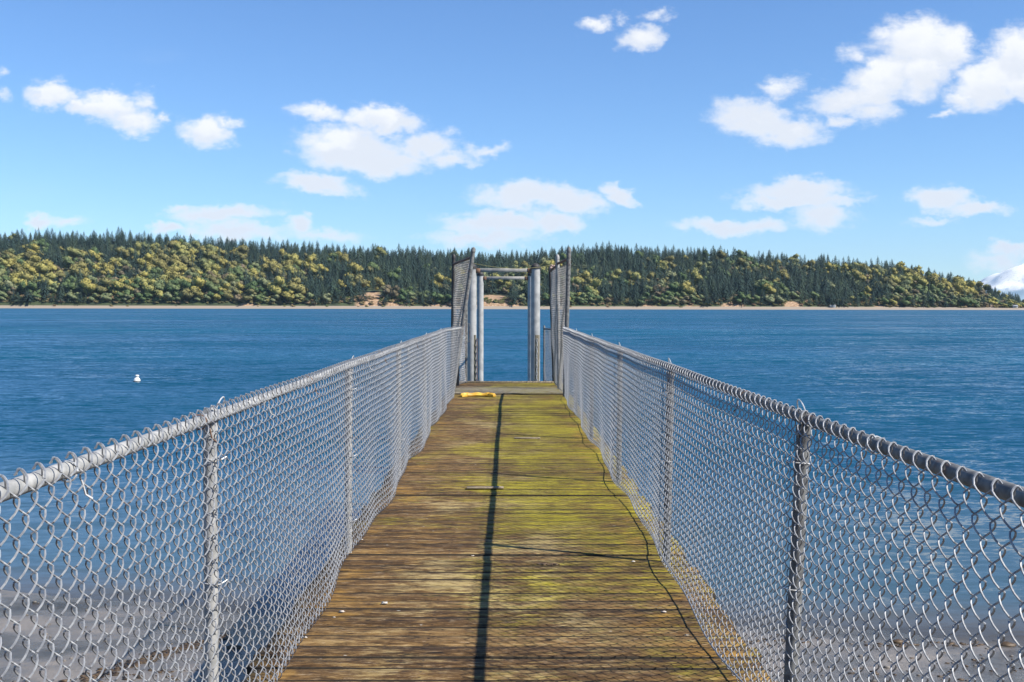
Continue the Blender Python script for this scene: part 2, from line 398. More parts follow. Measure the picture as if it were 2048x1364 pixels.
m, t = material('bay_water'); p = t.geo; X = t.xyz(p)
depth = t.m('SUBTRACT', X[1], t.m('MULTIPLY_ADD', X[0], -.13, 13.6))
def slope(sc, scale, detail, rot, dist=0.0):
    q = t.noise(t.mapp(p, rot=(0, 0, rot), sc=sc), scale, detail, .6, dist, 1)
    return t.vm('SUBTRACT', q, (.5, .5, .5))
def sc_(vv, k):
    n_ = t.new('ShaderNodeVectorMath', operation='SCALE'); t.put(n_.inputs[0], vv); t.put(n_.inputs['Scale'], k); return n_.outputs[0]
rip = t.noise(t.mapp(p, rot=(0, 0, -.12), sc=(.42, 1, 1)), 2.6, 4, .62, .3)
gust = t.noise(t.mapp(p, rot=(0, 0, .03), sc=(.14, 1, 1)), .010, 5, .6)
patch = t.noise(t.mapp(p, rot=(0, 0, .03), sc=(.22, 1, 1)), .06, 5, .65)
calm = t.ss(depth, -1, 22, .22, 1)
gs = t.m('MULTIPLY', t.ss(gust, .38, .62, .55, 1.35), t.ss(patch, .38, .62, .62, 1.35))
s1 = slope((.40, 1, 1), 2.1, 4, -.10, .3); s2 = slope((.40, 1, 1), .33, 4, .12, .2); s3 = slope((.6, 1, 1), 6.5, 3, .25); s4 = slope((.16, 1, 1), .95, 3, .10, .5)
s6 = slope((.35, 1, 1), .11, 4, .04)
sv = t.vm('ADD', sc_(s1, 1.7), t.vm('ADD', sc_(s2, t.ss(X[1], 12, 60, .35, 1.25)), sc_(s3, .85)))
sv = t.vm('ADD', sv, sc_(s6, t.ss(X[1], 40, 220, 0, 1.3)))
sv = t.vm('MULTIPLY', sv, (.5, 1.0, 0))
sv = sc_(sv, t.m('MULTIPLY', calm, gs))
sv = t.vm('ADD', sv, t.vm('MULTIPLY', s4, (.06, .30, 0)))
sx = t.xyz(sv)
# wavelets raised by the onshore breeze: their faces lean towards the beach
sv = t.comb(sx[0], t.m('MULTIPLY', t.m('ADD', t.m('ABSOLUTE', sx[1]), t.m('MULTIPLY', t.ss(depth, 2, 25), .07)), -1.15), 0.0)
nrm = t.vm('NORMALIZE', t.vm('ADD', sv, (0, 0, 1)))
deep = t.mix(t.ss(gust, .4, .6), (.004,.067,.122), (.008,.092,.160))
shal = t.mix(t.ss(depth, .2, 2.6), (.105,.100,.085), (.055,.105,.130))
bc = t.mix(t.ss(depth, 1.5, 16), shal, deep)
t.setp(Base_Color=bc, Roughness=t.ss(X[1], 20, 400, .07, .16), IOR=1.33, Normal=nrm)
a = t.ss(t.m('ADD', depth, t.m('MULTIPLY', t.m('SUBTRACT', rip, .5), 1.2)), -.5, .9, .25, .97)
t.put(t.b.inputs['Alpha'], a)
xs = np.concatenate([[-30000,-9000,-3000,-900,-300,-120],np.linspace(-60,60,121),[120,300,900,3000,9000,30000]])
ys = np.concatenate([np.arange(8,40,.5),np.arange(40,200,4),[220,300,500,900,1500,2500,5000,9000,30000]])
V, Q = grid(xs, ys, lambda A, B: WZ+0*A)
tag(obj('water', mesh_np('water', V, Q, smooth=True), m), 'rippled deep blue bay water', None, None, 'structure')

# far land: ridge line of tree tops read from the photo -> terrain heights
RX = np.array([-500,-200,0,100,200,300,400,500,600,700,800,900,1000,1100,1200,1300,1400,1500,1600,1700,1800,1870,1920,1980,2020,2048,2085,2120,2300])
RY = np.array([470,464,462,462,463,465,470,480,483,487,493,497,498,495,490,490,492,498,507,517,525,537,551,568,580,590,602,615,640])
SH = 2000.0; RD = 2620.0
def ridge_h(pxx): return np.interp(pxx, RX, RY)
def hill_z(X, Y):
    T_ = np.clip((Y-SH)/(RD-SH), -.3, 1.6)
    pxx = CX+X*F/np.maximum(Y, 1)
    top = (HY-ridge_h(pxx)-np.clip(.5*(HY-ridge_h(pxx)), 0, 29))/F*RD          # ground height at the ridge relative to the eye
    top = np.maximum(top, -6)
    tt = np.clip(T_, 0, 1)
    f = .09*np.clip(tt/.05, 0, 1)+.91*(tt**1.08)
    z = -2.0+EYE+(top+4)*f
    n = vnoise(X, Y, 130, 8)-.5
    z = z+n*26*np.clip(tt*3, 0, 1)*np.clip(top/60, .1, 1)*(1-np.clip((tt-.75)/.25, 0, 1)*.6)
    beach = WZ-1+np.clip((Y-(SH-12))/24, -2, 1)*5.2
    z = np.where(Y < SH+14, np.minimum(beach, WZ+3.9), np.maximum(z, WZ+3.8)-0)
    z = np.where(top < -5, WZ-3, z)
    z = np.where(Y > RD, z-(Y-RD)*.05, z)
    return z
xs = np.arange(-1700, 1500, 8.0); ys = np.concatenate([np.arange(SH-50, SH+60, 4), np.arange(SH+60, RD+250, 10)])
V, Q = grid(xs, ys, hill_z)
m, t = material('bluff_earth'); p = t.geo; X = t.xyz(p)
n = t.noise(p, .05, 5, .6); n2 = t.noise(p, .3, 4, .7)
soil = t.ramp(n2, [(.35, (.22,.13,.07)), (.5, (.40,.25,.14)), (.65, (.55,.40,.27))])
gr = t.ramp(n, [(.35, (.03,.045,.02)), (.65, (.07,.09,.03))])
c = t.mix(t.attr('bare'), gr, soil)
c = t.mix(t.ss(X[2], WZ+6, WZ+4.6), c, (.34,.28,.22))
t.setp(Base_Color=c, Roughness=.95)
# bare slips of the bluff: centre x, half width (photo px), top y
SLIPS = [(742,26,585),(790,18,600),(985,40,590),(1035,14,602),(1475,16,588),(1455,18,606),(1582,14,600),(1598,10,602),(1760,10,606),(1990,12,606),(880,22,605),(500,25,607),(1300,30,609),(1390,25,609)]
ppx = CX+V[:,0]*F/V[:,1]; ppy = HY-(V[:,2]-EYE)*F/V[:,1]
def slip_mask(pxx, pyy):
    b = np.zeros_like(pxx)
    for (cx, hw, ty) in SLIPS:
        b = np.maximum(b, ((np.abs(pxx-cx+(pyy-600)*.2) < hw*np.clip((pyy-ty)/14+.35, 0, 1)) & (pyy > ty)).astype(float))
    return b
me = mesh_np('far_hillside', V, Q, smooth=True)
at = me.attributes.new('bare', 'FLOAT', 'POINT'); at.data.foreach_set('value', slip_mask(ppx, ppy).astype(np.float32))
tag(obj('hillside', me, m), 'wooded bluff and narrow sand strip across the bay', None, None, 'structure')

# snow mountain far beyond the right end of the bluff
MD = 20000.0; mx, my_, mz = px(2165, 478, MD)
xs = np.linspace(mx-4200, mx+4200, 150); ys = np.linspace(MD-3500, MD+3500, 90)
def mtn(Xg, Yg):
    r = np.hypot((Xg-mx)/1.0, (Yg-MD)*1.0); R = 2900.0
    q = np.clip(1-r/R, 0, 1); n = vnoise(Xg, Yg, 700, 5, 6)-.5; ang = np.arctan2(Yg-MD, Xg-mx)
    rid = np.abs(np.sin(ang*7+2*n))*.10
    return WZ-60+(mz+60)*(q**1.15)*(1+rid*(1-q))+n*420*np.clip(q*2.5, 0, 1)*(1-.5*q)+90*vnoise(Xg, Yg, 1500, 9, 3)*(r < 4000)
V, Q = grid(xs, ys, mtn)
m, t = material('snow_rock_painted_haze', .9); p = t.geo; X = t.xyz(p)
n = t.noise(t.mapp(p, sc=(1, 1, .5)), .004, 6, .7)
nz = t.xyz(t.new('ShaderNodeNewGeometry').outputs['Normal'])[2]
n7 = t.noise(t.mapp(p, sc=(1, 1, .6)), .012, 8, .8)
rock = t.m('MAXIMUM', t.ss(t.m('ADD', nz, t.m('MULTIPLY', t.m('SUBTRACT', n7, .5), 1.6)), .72, .58), t.ss(n7, .52, .62))
c = t.mix(t.m('MULTIPLY', rock, .5), (.97,.95,.90), (.30,.30,.30))
c = t.mix(t.ss(t.m('ADD', X[2], t.m('MULTIPLY', n, 260)), 480, 400), c, (.30,.42,.48))  # pale blue foot below the snow line: distance haze painted into the colour
t.setp(Base_Color=c, Roughness=.9)
tag(obj('mountain', mesh_np('mountain', V, Q, smooth=True), m), 'snow-covered volcano far beyond the right end of the bluff', None, None, 'structure')

# ------------------------------------------------------------ forest
def mat_leaf(name, stops, rough=.8):
    m, t = material(name, 1.0)
    oi = t.new('ShaderNodeObjectInfo').outputs['Random']
    f = t.m('ADD', t.attr('tint'), t.m('MULTIPLY', oi, t.attr('solo')))
    f = t.m('ADD', f, t.m('MULTIPLY', t.m('SUBTRACT', t.noise(t.geo, .12, 3, .7), .5), .35), clamp=True)
    c = t.ramp(f, stops); t.setp(Base_Color=c, Roughness=rough)
    t.b.inputs['Specular IOR Level'].default_value = .15
    return m
M_con = mat_leaf('conifer_needles', [(0, (.022,.040,.036)), (.5, (.030,.054,.044)), (1, (.050,.074,.046))])
M_map = mat_leaf('spring_maple_leaves', [(0, (.12,.115,.05)), (.25, (.19,.17,.06)), (.5, (.29,.25,.07)), (.75, (.22,.215,.075)), (1, (.12,.135,.06))])
M_ald = mat_leaf('green_alder_leaves', [(0, (.06,.095,.04)), (.5, (.105,.14,.055)), (1, (.17,.18,.095))])
M_bare = mat_leaf('budding_grey_twigs', [(0, (.12,.10,.06)), (.5, (.17,.135,.085)), (1, (.15,.15,.075))])
M_bark = mat_plain('grey_bark', (.06,.05,.04), (.13,.11,.09), 2, .9, .01)

def conifer_np(seed, nf=12):
    r = np.random.default_rng(seed); V = []; T = []; H = 1.0
    tiers = 11; Rb = r.uniform(.24, .33)
    for k in range(tiers):
        q = k/(tiers-1); z0 = .10+.80*q; R = Rb*(1-q)**.72+.012
        nn = nf-int(q*4); a0 = r.uniform(0, 6.28)
        for j in range(nn):
            a = a0+j*6.283/nn+r.uniform(-.25, .25); rr = R*r.uniform(.7, 1.25); wd = 3.1/nn*.8
            zt = z0+.13*(1-q*.5); zb = z0-.04*r.uniform(.4, 1.6)
            i = len(V); V += [(0, 0, zt), (rr*math.cos(a-wd*.5)*.8, rr*math.sin(a-wd*.5)*.8, zb+.025), (rr*math.cos(a), rr*math.sin(a), zb), (rr*math.cos(a+wd*.5)*.8, rr*math.sin(a+wd*.5)*.8, zb+.025)]
            T += [(i, i+1, i+2), (i, i+2, i+3)]
    i = len(V); nt_ = len(T)
    V += [(.012, 0, .0), (-.006, .011, .0), (-.006, -.011, .0), (0, 0, 1.0)]; T += [(i, i+1, i+3), (i+1, i+2, i+3), (i+2, i, i+3)]
    return np.array(V), np.array(T), nt_
def broad_np(seed, lobes=6, dens=26):
    r = np.random.default_rng(seed); V = []; T = []
    iv, it = ico(1); cs = []
    for k in range(lobes):
        a = k*2.4+r.uniform(-.4, .4); cz = .34+.50*((k*.618) % 1)+r.uniform(-.04, .04); d_ = .24*math.sqrt(max(.04, 1-((cz-.56)/.34)**2))*r.uniform(.7, 1.05)
        rad = r.uniform(.17, .25); cs.append((d_*math.cos(a), d_*math.sin(a), cz, rad))
    for (x, y, z, rad) in cs:
        i = len(V); vv = iv*rad*(1+.22*(r.random(len(iv))[:, None]-.5))*np.array([1, 1, .85])*.88+np.array([x, y, z]); V += vv.tolist(); T += (it+i).tolist()
        for j in range(dens):
            dr = r.normal(size=3); dr /= np.linalg.norm(dr); dr[2] = abs(dr[2])*.9-.1
            c = np.array([x, y, z])+dr*rad*r.uniform(.85, 1.18); s_ = rad*r.uniform(.12, .26)
            e1 = r.normal(size=3); e1 /= np.linalg.norm(e1); e2 = np.cross(dr+r.normal(size=3)*.4, e1); e2 /= np.linalg.norm(e2)
            i = len(V); V += [(c+e1*s_).tolist(), (c-e1*s_*.6+e2*s_).tolist(), (c-e1*s_*.6-e2*s_).tolist()]; T.append((i, i+1, i+2))
    nt_ = len(T)
    for (x, y, z, rad) in cs[:4]:
        i = len(V); V += [(.015, 0, .2), (-.008, .014, .2), (-.008, -.014, .2), (x, y, z)]; T += [(i, i+1, i+3), (i+1, i+2, i+3), (i+2, i, i+3)]
    i = len(V); V += [(.022, 0, -.05), (-.011, .02, -.05), (-.011, -.02, -.05), (0, 0, .5)]; T += [(i, i+1, i+3), (i+1, i+2, i+3), (i+2, i, i+3)]
    return np.array(V), np.array(T), nt_
CON = [conifer_np(100+k) for k in range(5)]; BRD = [broad_np(200+k, 9, 34) for k in range(6)]
BRDs = [broad_np(300+k, 7, 20) for k in range(4)]
def inst_mesh(name, var, s, solo):
    V, T, nt_ = var; me = mesh_np(name, V*np.array(s), None, T)
    return me
# where each tree grows
def kind_of(pxx, pyy, r1, n1, n2, r1b):
    ridge = ridge_h(pxx); base = 614; q = (pyy-ridge)/(base-ridge+1e-3)    # 0 at the ridge, 1 at the shore
    con = .98 if q < .20 else np.interp(q, [.20, .34, .55, .75, .9, 1], [.85, .62, .52, .42, .18, .05])
    # broad stands read off the photo
    if pxx < 560: con -= .16*(q > .26); 
    if 420 < pxx < 640 and .3 < q < .85: con -= .12
    if 600 < pxx < 920: con += .36*(q > .2) if pxx > 640 else .1
    if 920 <= pxx < 1160: con += .15*(q > .2)
    if 1160 < pxx < 1780: con += .20*(q > .25)
    if 1780 < pxx: con -= .40*(q > .30)
    if pxx > 1960: con += .1
    con += (n1-.5)*2.3
    if q < .17: con = max(con, .985)
    if r1 < con: return 'con'
    # yellow maple, alder green, bare
    ye = np.interp(q, [.2, .5, .8, 1], [.62, .55, .30, .10]); 
    if pxx < 640: ye += .12
    v = (n2*.5+r1b*.5)*1.15-.08
    if v < ye*.9: return 'map'
    return 'ald' if (n2*7.7 % 1) > .32 or q > .85 else 'bare'
pts = []
cols = np.arange(-1560, 1330, 14.5)
tl = np.concatenate([np.linspace(.02, .10, 5), np.linspace(.14, 1.0, 21), [1.015, 1.03, 1.05, 1.07, 1.09, 1.13]])
A, B = np.meshgrid(cols, tl); A = A+rng.uniform(-6, 6, A.shape)*1.0; B = B+rng.uniform(-.014, .014, B.shape)
Yt = SH+np.maximum(B, .026)*(RD-SH); Xt = A*Yt/2300.0
Zt = hill_z(Xt, Yt); N1 = vnoise(Xt, Yt*1.3, 75, 21, 3); N2 = vnoise(Xt, Yt, 55, 33, 3)
PXt = CX+Xt*F/Yt; PYt = HY-(Zt-EYE)*F/Yt; SL = slip_mask(PXt, PYt+1)
R3 = rng.random(A.shape); R1 = rng.random(A.shape); R2 = rng.random(A.shape)
trees = {'con': [], 'map': [], 'ald': [], 'bare': []}
for i in range(A.shape[0]):
    for j in range(A.shape[1]):
        if ridge_h(PXt[i, j]) > 610 or PXt[i,j] < -330 or PXt[i,j] > 2110: continue
        if Zt[i, j] < WZ+2.5: continue
        if SL[i, j] > .5 and R2[i, j] < .9: continue
        k = kind_of(PXt[i, j], PYt[i, j]-14, R1[i, j], N1[i, j], N2[i, j], R3[i, j])
        q = (HY-PYt[i, j]); r = R2[i, j]
        if k != 'con' and rng.random() < .36 and B[i, j] > .07: continue
        if k == 'con': h = (23+24*r**1.4)*(.78+.45*N2[i, j]); wd = h*(.75+.5*rng.random())
        elif k == 'map': h = 19+26*r*(.5+N1[i, j]); wd = h*rng.uniform(.85, 1.1)
        elif k == 'ald': h = 19+17*r; wd = h*rng.uniform(.8, 1.05)
        else: h = 17+12*r; wd = h*.95
        if B[i, j] > .86 and k == 'con': h = (21+24*r**1.5)*(.72+.5*N2[i, j]); wd = h*(.85+.45*rng.random())
        if q < 14: h *= .62; wd *= .80
        sc_end = float(np.clip((HY-ridge_h(PXt[i, j]))/62, .38, 1)); h *= sc_end; wd *= sc_end**.8
        trees[k].append((Xt[i, j], Yt[i, j], Zt[i, j]-.6, h, wd, rng.uniform(0, 6.28), rng.random(), PXt[i, j], PYt[i, j]))
def place_words(X, Y, k):
    q = (Y-ridge_h(X))/(614-ridge_h(X)+1e-3)
    a = 'along the ridge top' if q < .22 else 'high on the slope' if q < .48 else 'half way down the slope' if q < .78 else 'just above the far beach'
    for lim, wds in ((130, 'at the far left end of the bluff'), (273, 'left of the white buoy'), (408, 'between buoy and nearest left fence post'), (560, 'right of the nearest left fence post'),
                     (688, 'above the second left fence post'), (800, 'right of the second left fence post'), (905, 'just left of the leaning fence pole'), (1060, 'behind the pile frames'), (1140, 'behind the tall right fence panel'),
                     (1241, 'just right of the tall right panel'), (1342, 'above the third right fence post'), (1480, 'right of the second right fence post'), (1605, 'left of the nearest right fence post'),
                     (1740, 'above the nearest right fence post'), (1860, 'where the ridge starts to fall'), (1960, 'on the falling right end'), (9999, 'at the low right tip below the snowy mountain')):
        if X < lim: return a, wds
KW = {'con': ('dark blue-green conifer', 'conifer_tree', M_con), 'map': ('yellow-leaved maple', 'maple_tree', M_map), 'ald': ('mid-green alder', 'alder_tree', M_ald), 'bare': ('grey-brown tree', 'budding_tree', M_bare)}
protos = {}
def pick(k):
    """the ones that show largest: tall, in frame, near the crest or well lit"""
    L = [t_ for t_ in trees[k] if 5 < t_[7] < 2043 and t_[8] > 455]
    sc = [(t_[3]/t_[1]*(1.25 if k == 'con' and (t_[8]-ridge_h(t_[7])) < 30 and t_[1] > 2500 else 1.0), n) for n, t_ in enumerate(L)]
    sc.sort(reverse=True); lim = {'con': 300, 'map': 240, 'ald': 150, 'bare': 90}[k]
    keep = [L[n] for _, n in sc[:lim]]; return keep
for k, L in trees.items():
    kw, nm_, mat = KW[k]; solo = pick(k); ids = set(id(t_) for t_ in solo)
    for n, t_ in enumerate(sorted(solo, key=lambda t_: t_[7])):
        vi = n % (5 if k == 'con' else 6)
        if (k, vi) not in protos:
            V, T, nt_ = (CON if k == 'con' else BRD)[vi]
            me = mesh_np(nm_, V, None, T); me.materials.append(mat); me.materials.append(M_bark)
            mi = np.zeros(len(me.polygons), np.int32); mi[nt_:] = 1; me.polygons.foreach_set('material_index', mi)
            at = me.attributes.new('solo', 'FLOAT', 'POINT'); at.data.foreach_set('value', np.ones(len(V), np.float32))
            protos[k, vi] = me
        o = bpy.data.objects.new(nm_, protos[k, vi]); COL.objects.link(o)
        o.location = t_[:3]; o.scale = (t_[4], t_[4], t_[3]); o.rotation_euler = (0, 0, t_[5])
        a, wds = place_words(t_[7], t_[8], k)
        tag(o, f'{kw} {a} {wds}', 'tree', f'{kw}s across the bay {a} {wds}')
    rest = [t_ for t_ in L if id(t_) not in ids]
    VV = []; TT = []; TI = []; n = 0; MI = []
    for c_, t_ in enumerate(rest):
        V, T, nt_ = (CON[c_ % 5] if k == 'con' else BRDs[c_ % 4]); ca, sa = math.cos(t_[5]), math.sin(t_[5])
        v_ = np.stack([(V[:,0]*ca-V[:,1]*sa)*t_[4]+t_[0], (V[:,0]*sa+V[:,1]*ca)*t_[4]+t_[1], V[:,2]*t_[3]+t_[2]], -1)
        VV.append(v_); TT.append(T+n); n += len(V); TI.append(np.full(len(V), t_[6])); q_ = np.zeros(len(T), np.int32); q_[nt_:] = 1; MI.append(q_)
    me = mesh_np(nm_+'_wood', np.concatenate(VV), None, np.concatenate(TT)); me.materials.append(mat); me.materials.append(M_bark)
    me.polygons.foreach_set('material_index', np.concatenate(MI))
    at = me.attributes.new('tint', 'FLOAT', 'POINT'); at.data.foreach_set('value', np.concatenate(TI).astype(np.float32))
    o = bpy.data.objects.new({'con': 'conifer_forest', 'map': 'maple_woods', 'ald': 'alder_woods', 'bare': 'budding_woods'}[k], me); COL.objects.link(o)
    tag(o, {'con': 'mass of smaller dark conifers covering the bluff', 'map': 'mass of smaller yellow maples among the conifers', 'ald': 'mass of smaller green alders low on the bluff', 'bare': 'mass of smaller grey-brown trees on the bluff'}[k], 'forest', None, 'stuff')
    print(k, len(L), len(solo))
# shore scrub: low bushes at the foot of the bluff
VV = []; TT = []; TI = []; n = 0
for k in range(1900):
    X_ = rng.uniform(-1000, 1010); Y_ = SH+rng.uniform(13, 44); V, T, nt_ = BRDs[k % 4]; h_ = rng.uniform(5, 11)
    pX = CX+X_*F/Y_; Z_ = hill_z(np.array([X_]), np.array([Y_]))[0]
    if slip_mask(np.array([pX]), np.array([608.]))[0] > .5 and rng.random() < .6: continue
    v_ = V*np.array([h_*1.4, h_*1.4, h_])+np.array([X_, Y_, Z_-1.2*h_*.3]); VV.append(v_); TT.append(T+n); n += len(V); TI.append(np.full(len(V), rng.random()))
me = mesh_np('shore_scrub', np.concatenate(VV), None, np.concatenate(TT))
at = me.attributes.new('tint', 'FLOAT', 'POINT'); at.data.foreach_set('value', np.concatenate(TI).astype(np.float32))
M_scrub = mat_leaf('shore_scrub_leaves', [(0, (.06,.08,.025)), (.5, (.14,.12,.05)), (1, (.20,.13,.08))])
tag(obj('shore_scrub', me, M_scrub), 'low brown and green scrub along the foot of the bluff', 'scrub', None, 'stuff')
# two small pale cabins by the far beach
M_cab = mat_plain('pale_cabin_paint', (.55,.56,.56), (.65,.65,.64), 1, .7); M_roofc = mat_plain('cabin_roof', (.25,.27,.28), (.35,.36,.36), 1, .7)
for (x_, y_, w_, lb) in ((1665, 610.5, 5, 'small pale cabin among trees on the far beach above the nearest right fence post'), (2030, 612, 4, 'small white cabin at the right tip of the far bluff')):
    D_ = SH+12; c_ = px(x_, y_+3, D_); e = empty('beach_cabin', (c_[0], D_, WZ+4), lb, 'cabin')
    b_ = MB(); b_.box((c_[0], D_, WZ+5.6), (w_, 3, 1.9)); b_.build('wall', M_cab, e)
    b_ = MB(); b_.add([(c_[0]-w_-.6, D_-3.8, WZ+7.4), (c_[0]+w_+.6, D_-3.8, WZ+7.4), (c_[0]+w_+.6, D_, WZ+9.4), (c_[0]-w_-.6, D_, WZ+9.4), (c_[0]-w_-.6, D_+3.8, WZ+7.4), (c_[0]+w_+.6, D_+3.8, WZ+7.4)], [(0,1,2,3),(3,2,5,4)], [(0,3,4),(1,5,2)]); b_.build('roof', M_roofc, e)
    b_ = MB(); b_.box((c_[0]-w_*.3, D_-3.05, WZ+5.4), (.8, .05, .7)); b_.build('window', M_dark, e)

# ------------------------------------------------------------ the pier
pier = empty('pier', (0, 8.5, 0), 'long narrow wooden pier with mossy weathered planks running out over the water', 'pier')
def plank_set(y0, y1, x0, x1, ztop, th, wd=.14, seedz=1):
    mb = MB(); y = y0; r = random.Random(seedz)
    while y < y1-.02:
        w_ = min(wd, y1-y); g = r.choice([.002, .004, .006, .009, .014]); dz = r.uniform(-.0025, .0025)
        ex0 = x0+r.uniform(-.02, .02); ex1 = x1+r.uniform(-.02, .02); nseg = 14
        sag = r.uniform(-.003, .001); ph = r.uniform(0, 6); tl_ = r.uniform(-.0018, .0018)
        xs_ = np.linspace(ex0, ex1, nseg+1); V = []; bv = .003
        prof = [(g/2, -th), (g/2, -bv), (g/2+bv, 0), (w_-g/2-bv, 0), (w_-g/2, -bv), (w_-g/2, -th)]
        for x in xs_:
            for (a_, b_) in prof:
                ee = .0025*math.sin(x*3.1+ph)+.0015*math.sin(x*9+ph*2)
                V.append((x, y+a_+ee*(1 if b_ > -th else 1), ztop+b_+dz+tl_*(a_/w_-.5)*2+sag*math.sin((x-ex0)/(ex1-ex0)*3.14)))
        Q = []
        for s_ in range(nseg):
            for j in range(6):
                j2 = (j+1) % 6; Q.append((s_*6+j, (s_+1)*6+j, (s_+1)*6+j2, s_*6+j2))
        T = [(0,1,2),(0,2,3),(0,3,4),(0,4,5)]; e_ = nseg*6; T += [(e_, e_+2, e_+1),(e_, e_+3, e_+2),(e_, e_+4, e_+3),(e_, e_+5, e_+4)]
        mb.add(V, [q[::-1] for q in Q], [q[::-1] for q in T], r.random()); y += wd
    return mb
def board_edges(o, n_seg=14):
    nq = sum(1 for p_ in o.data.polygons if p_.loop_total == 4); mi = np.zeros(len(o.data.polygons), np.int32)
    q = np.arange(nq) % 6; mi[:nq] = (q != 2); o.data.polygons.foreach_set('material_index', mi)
M_edge = mat_plain('dark_board_edge', (.012,.008,.004), (.035,.024,.012), 30, .9, .003)  # dark brown board sides and bevels, so the gaps read as dark lines
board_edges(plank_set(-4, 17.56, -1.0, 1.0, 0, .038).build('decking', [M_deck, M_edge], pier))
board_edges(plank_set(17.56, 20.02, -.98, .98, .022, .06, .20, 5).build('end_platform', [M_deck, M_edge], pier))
b = MB(); b.box((0, 20.06, .018), (.97, .022, .03), .004); b.build('edge_board', M_lath, pier)
for x in (-.93, -.33, .33, .93):
    b = MB(); b.box((x, 8, -.15), (.045, 12.0, .10), .004); b.build('stringer', M_timber, pier)
for y in (-2.5, .5, 3.35, 6.2, 9.0, 11.9, 14.7, 17.4, 19.6):
    b = MB(); b.box((0, y, -.36), (1.10, .09, .11), .006); b.build('cross_beam', M_timber, pier)
    for x in (-.8, .8):
        gz = float(beach_z(np.array([x]), np.array([y]))[0])-.5
        b = MB(); b.tube([(x, y, gz), (x, y, -.47)], .13, 14); b.build('pile', M_timber, pier)

# ------------------------------------------------------------ chain-link fabric
def vtube(P, r, ref, S=5):
    Tn = np.gradient(P, axis=1); Tn /= np.linalg.norm(Tn, axis=2)[..., None]+1e-12
    n1 = np.cross(Tn, ref); n1 /= np.linalg.norm(n1, axis=2)[..., None]+1e-12; n2 = np.cross(Tn, n1)
    a = np.arange(S)*2*math.pi/S
    V = P[:, :, None, :]+r*(np.cos(a)[None, None, :, None]*n1[:, :, None, :]+np.sin(a)[None, None, :, None]*n2[:, :, None, :])
    Wn, N = P.shape[:2]; I = np.arange(Wn*N*S).reshape(Wn, N, S)
    J = np.roll(I, -1, axis=2)
    Q = np.stack([I[:, :-1], J[:, :-1], J[:, 1:], I[:, 1:]], -1).reshape(-1, 4)
    return V.reshape(-1, 3), Q
def chainlink(name, L, H, z0, fmap, mat, parent, pitch=.075, r=.0020, depth=.0105, hook=.018, S=5, spp=10, hookdir=-1):
    """woven wires; fmap(s, z, w) -> world points; w is the offset along the fabric's face"""
    half = pitch/2; nw = int(L/half); npd = int(round(H/pitch)); t_ = np.linspace(0, npd, npd*spp+1)
    k = np.arange(nw)[:, None]; sg = np.where(k % 2 == 0, 1.0, -1.0)
    ph = t_[None, :]*2*math.pi
    # flattened spiral: sideways nearly a triangle wave, depth squared off, so neighbours hook at every turn
    tri = (2/math.pi)*np.arcsin(np.sin(ph)*.985)/((2/math.pi)*math.asin(.985)); c = np.cos(ph)
    s = (k+.5)*half+sg*tri*(half/2+r*.9)
    wv_ = sg*np.sign(c)*np.abs(c)**.6*depth
    z = z0+t_[None, :]*pitch+0*s
    jig = (np.random.default_rng(len(name)+nw).normal(size=(nw, 1)))*.0012
    P = fmap(s+jig, z+jig, wv_)
    V, Q = vtube(P, r, np.array([1.0, 0.001, 0.0]) if True else None, S)
    mb = MB(); mb.add(V, Q)
    # knuckles: each wire's end bends over, top and bottom
    hk = np.linspace(0, 1, 9)
    for zz, dr in ((z0+npd*pitch, 1), (z0, -1)):
        a = hk*math.pi*1.15; hz_ = np.where(hk < .35, hk/.35*hook*.75, hook*.75+hook*.35*np.sin((hk-.35)/.65*math.pi*.95)); hz_ = hz_*np.where(hk > .8, 1-(hk-.8)*1.2, 1)
        hw = np.clip((hk-.25)/.75, 0, 1)*hook*.8
        s_end = s[:, [-1 if dr > 0 else 0]]+sg*half*.42*np.sin(hk*math.pi*.6)[None, :]
        P2 = fmap(s_end, zz+dr*hz_[None, :]+0*s_end, hookdir*hw[None, :]+wv_[:, [-1 if dr > 0 else 0]]*(1-hk)[None, :])
        V2, Q2 = vtube(P2, r, np.array([0.02, 1.0, 0.0]), S); mb.add(V2, Q2)
    return mb.build(name, mat, parent, True)

def lerp(a, b, t): return a+(b-a)*t
RAILZ = 1.068
LPOST = [(.50,-.91,-.91),(3.37,-.91,-.905),(6.26,-.905,-.91),(9.1,-.905,-.905),(11.9,-.905,-.90),(14.5,-.90,-.90)]
RPOST = [(.45,.90,.87),(3.31,.885,.838),(6.05,.888,.872),(8.8,.89,.885),(11.7,.885,.885),(14.4,.88,.885)]
def side_fn(side, L0):
    def f(s, z, w):
        y = L0+s; q = np.clip(z/RAILZ, 0, 1)
        bow = .018*np.sin(y*1.9+.8*side)+.010*np.sin(y*4.7+2)
        if side < 0:
            x = -.868-(1-q)*0+(1-q)**1.4*bow*1.2+.004*np.sin(y*3+z*5)
            tt = np.clip((y-15.3)/1.6, 0, 1)**1.5
            xe = -.845+.325*z/2.3
            x = x*(1-tt)+xe*tt
            X_ = x+w
        else:
            top = .858; bot = .843+.02*np.clip((y-3)/5, 0, 1)
            x = top*q+bot*(1-q)+(1-q)**1.4*bow+.004*np.sin(y*2.6+z*5)
            X_ = x-w
        zz = z+(1-q)*.014*np.sin(y*2.3+1.7*side)
        return np.stack([X_, y+0*z, zz], -1)
    return f
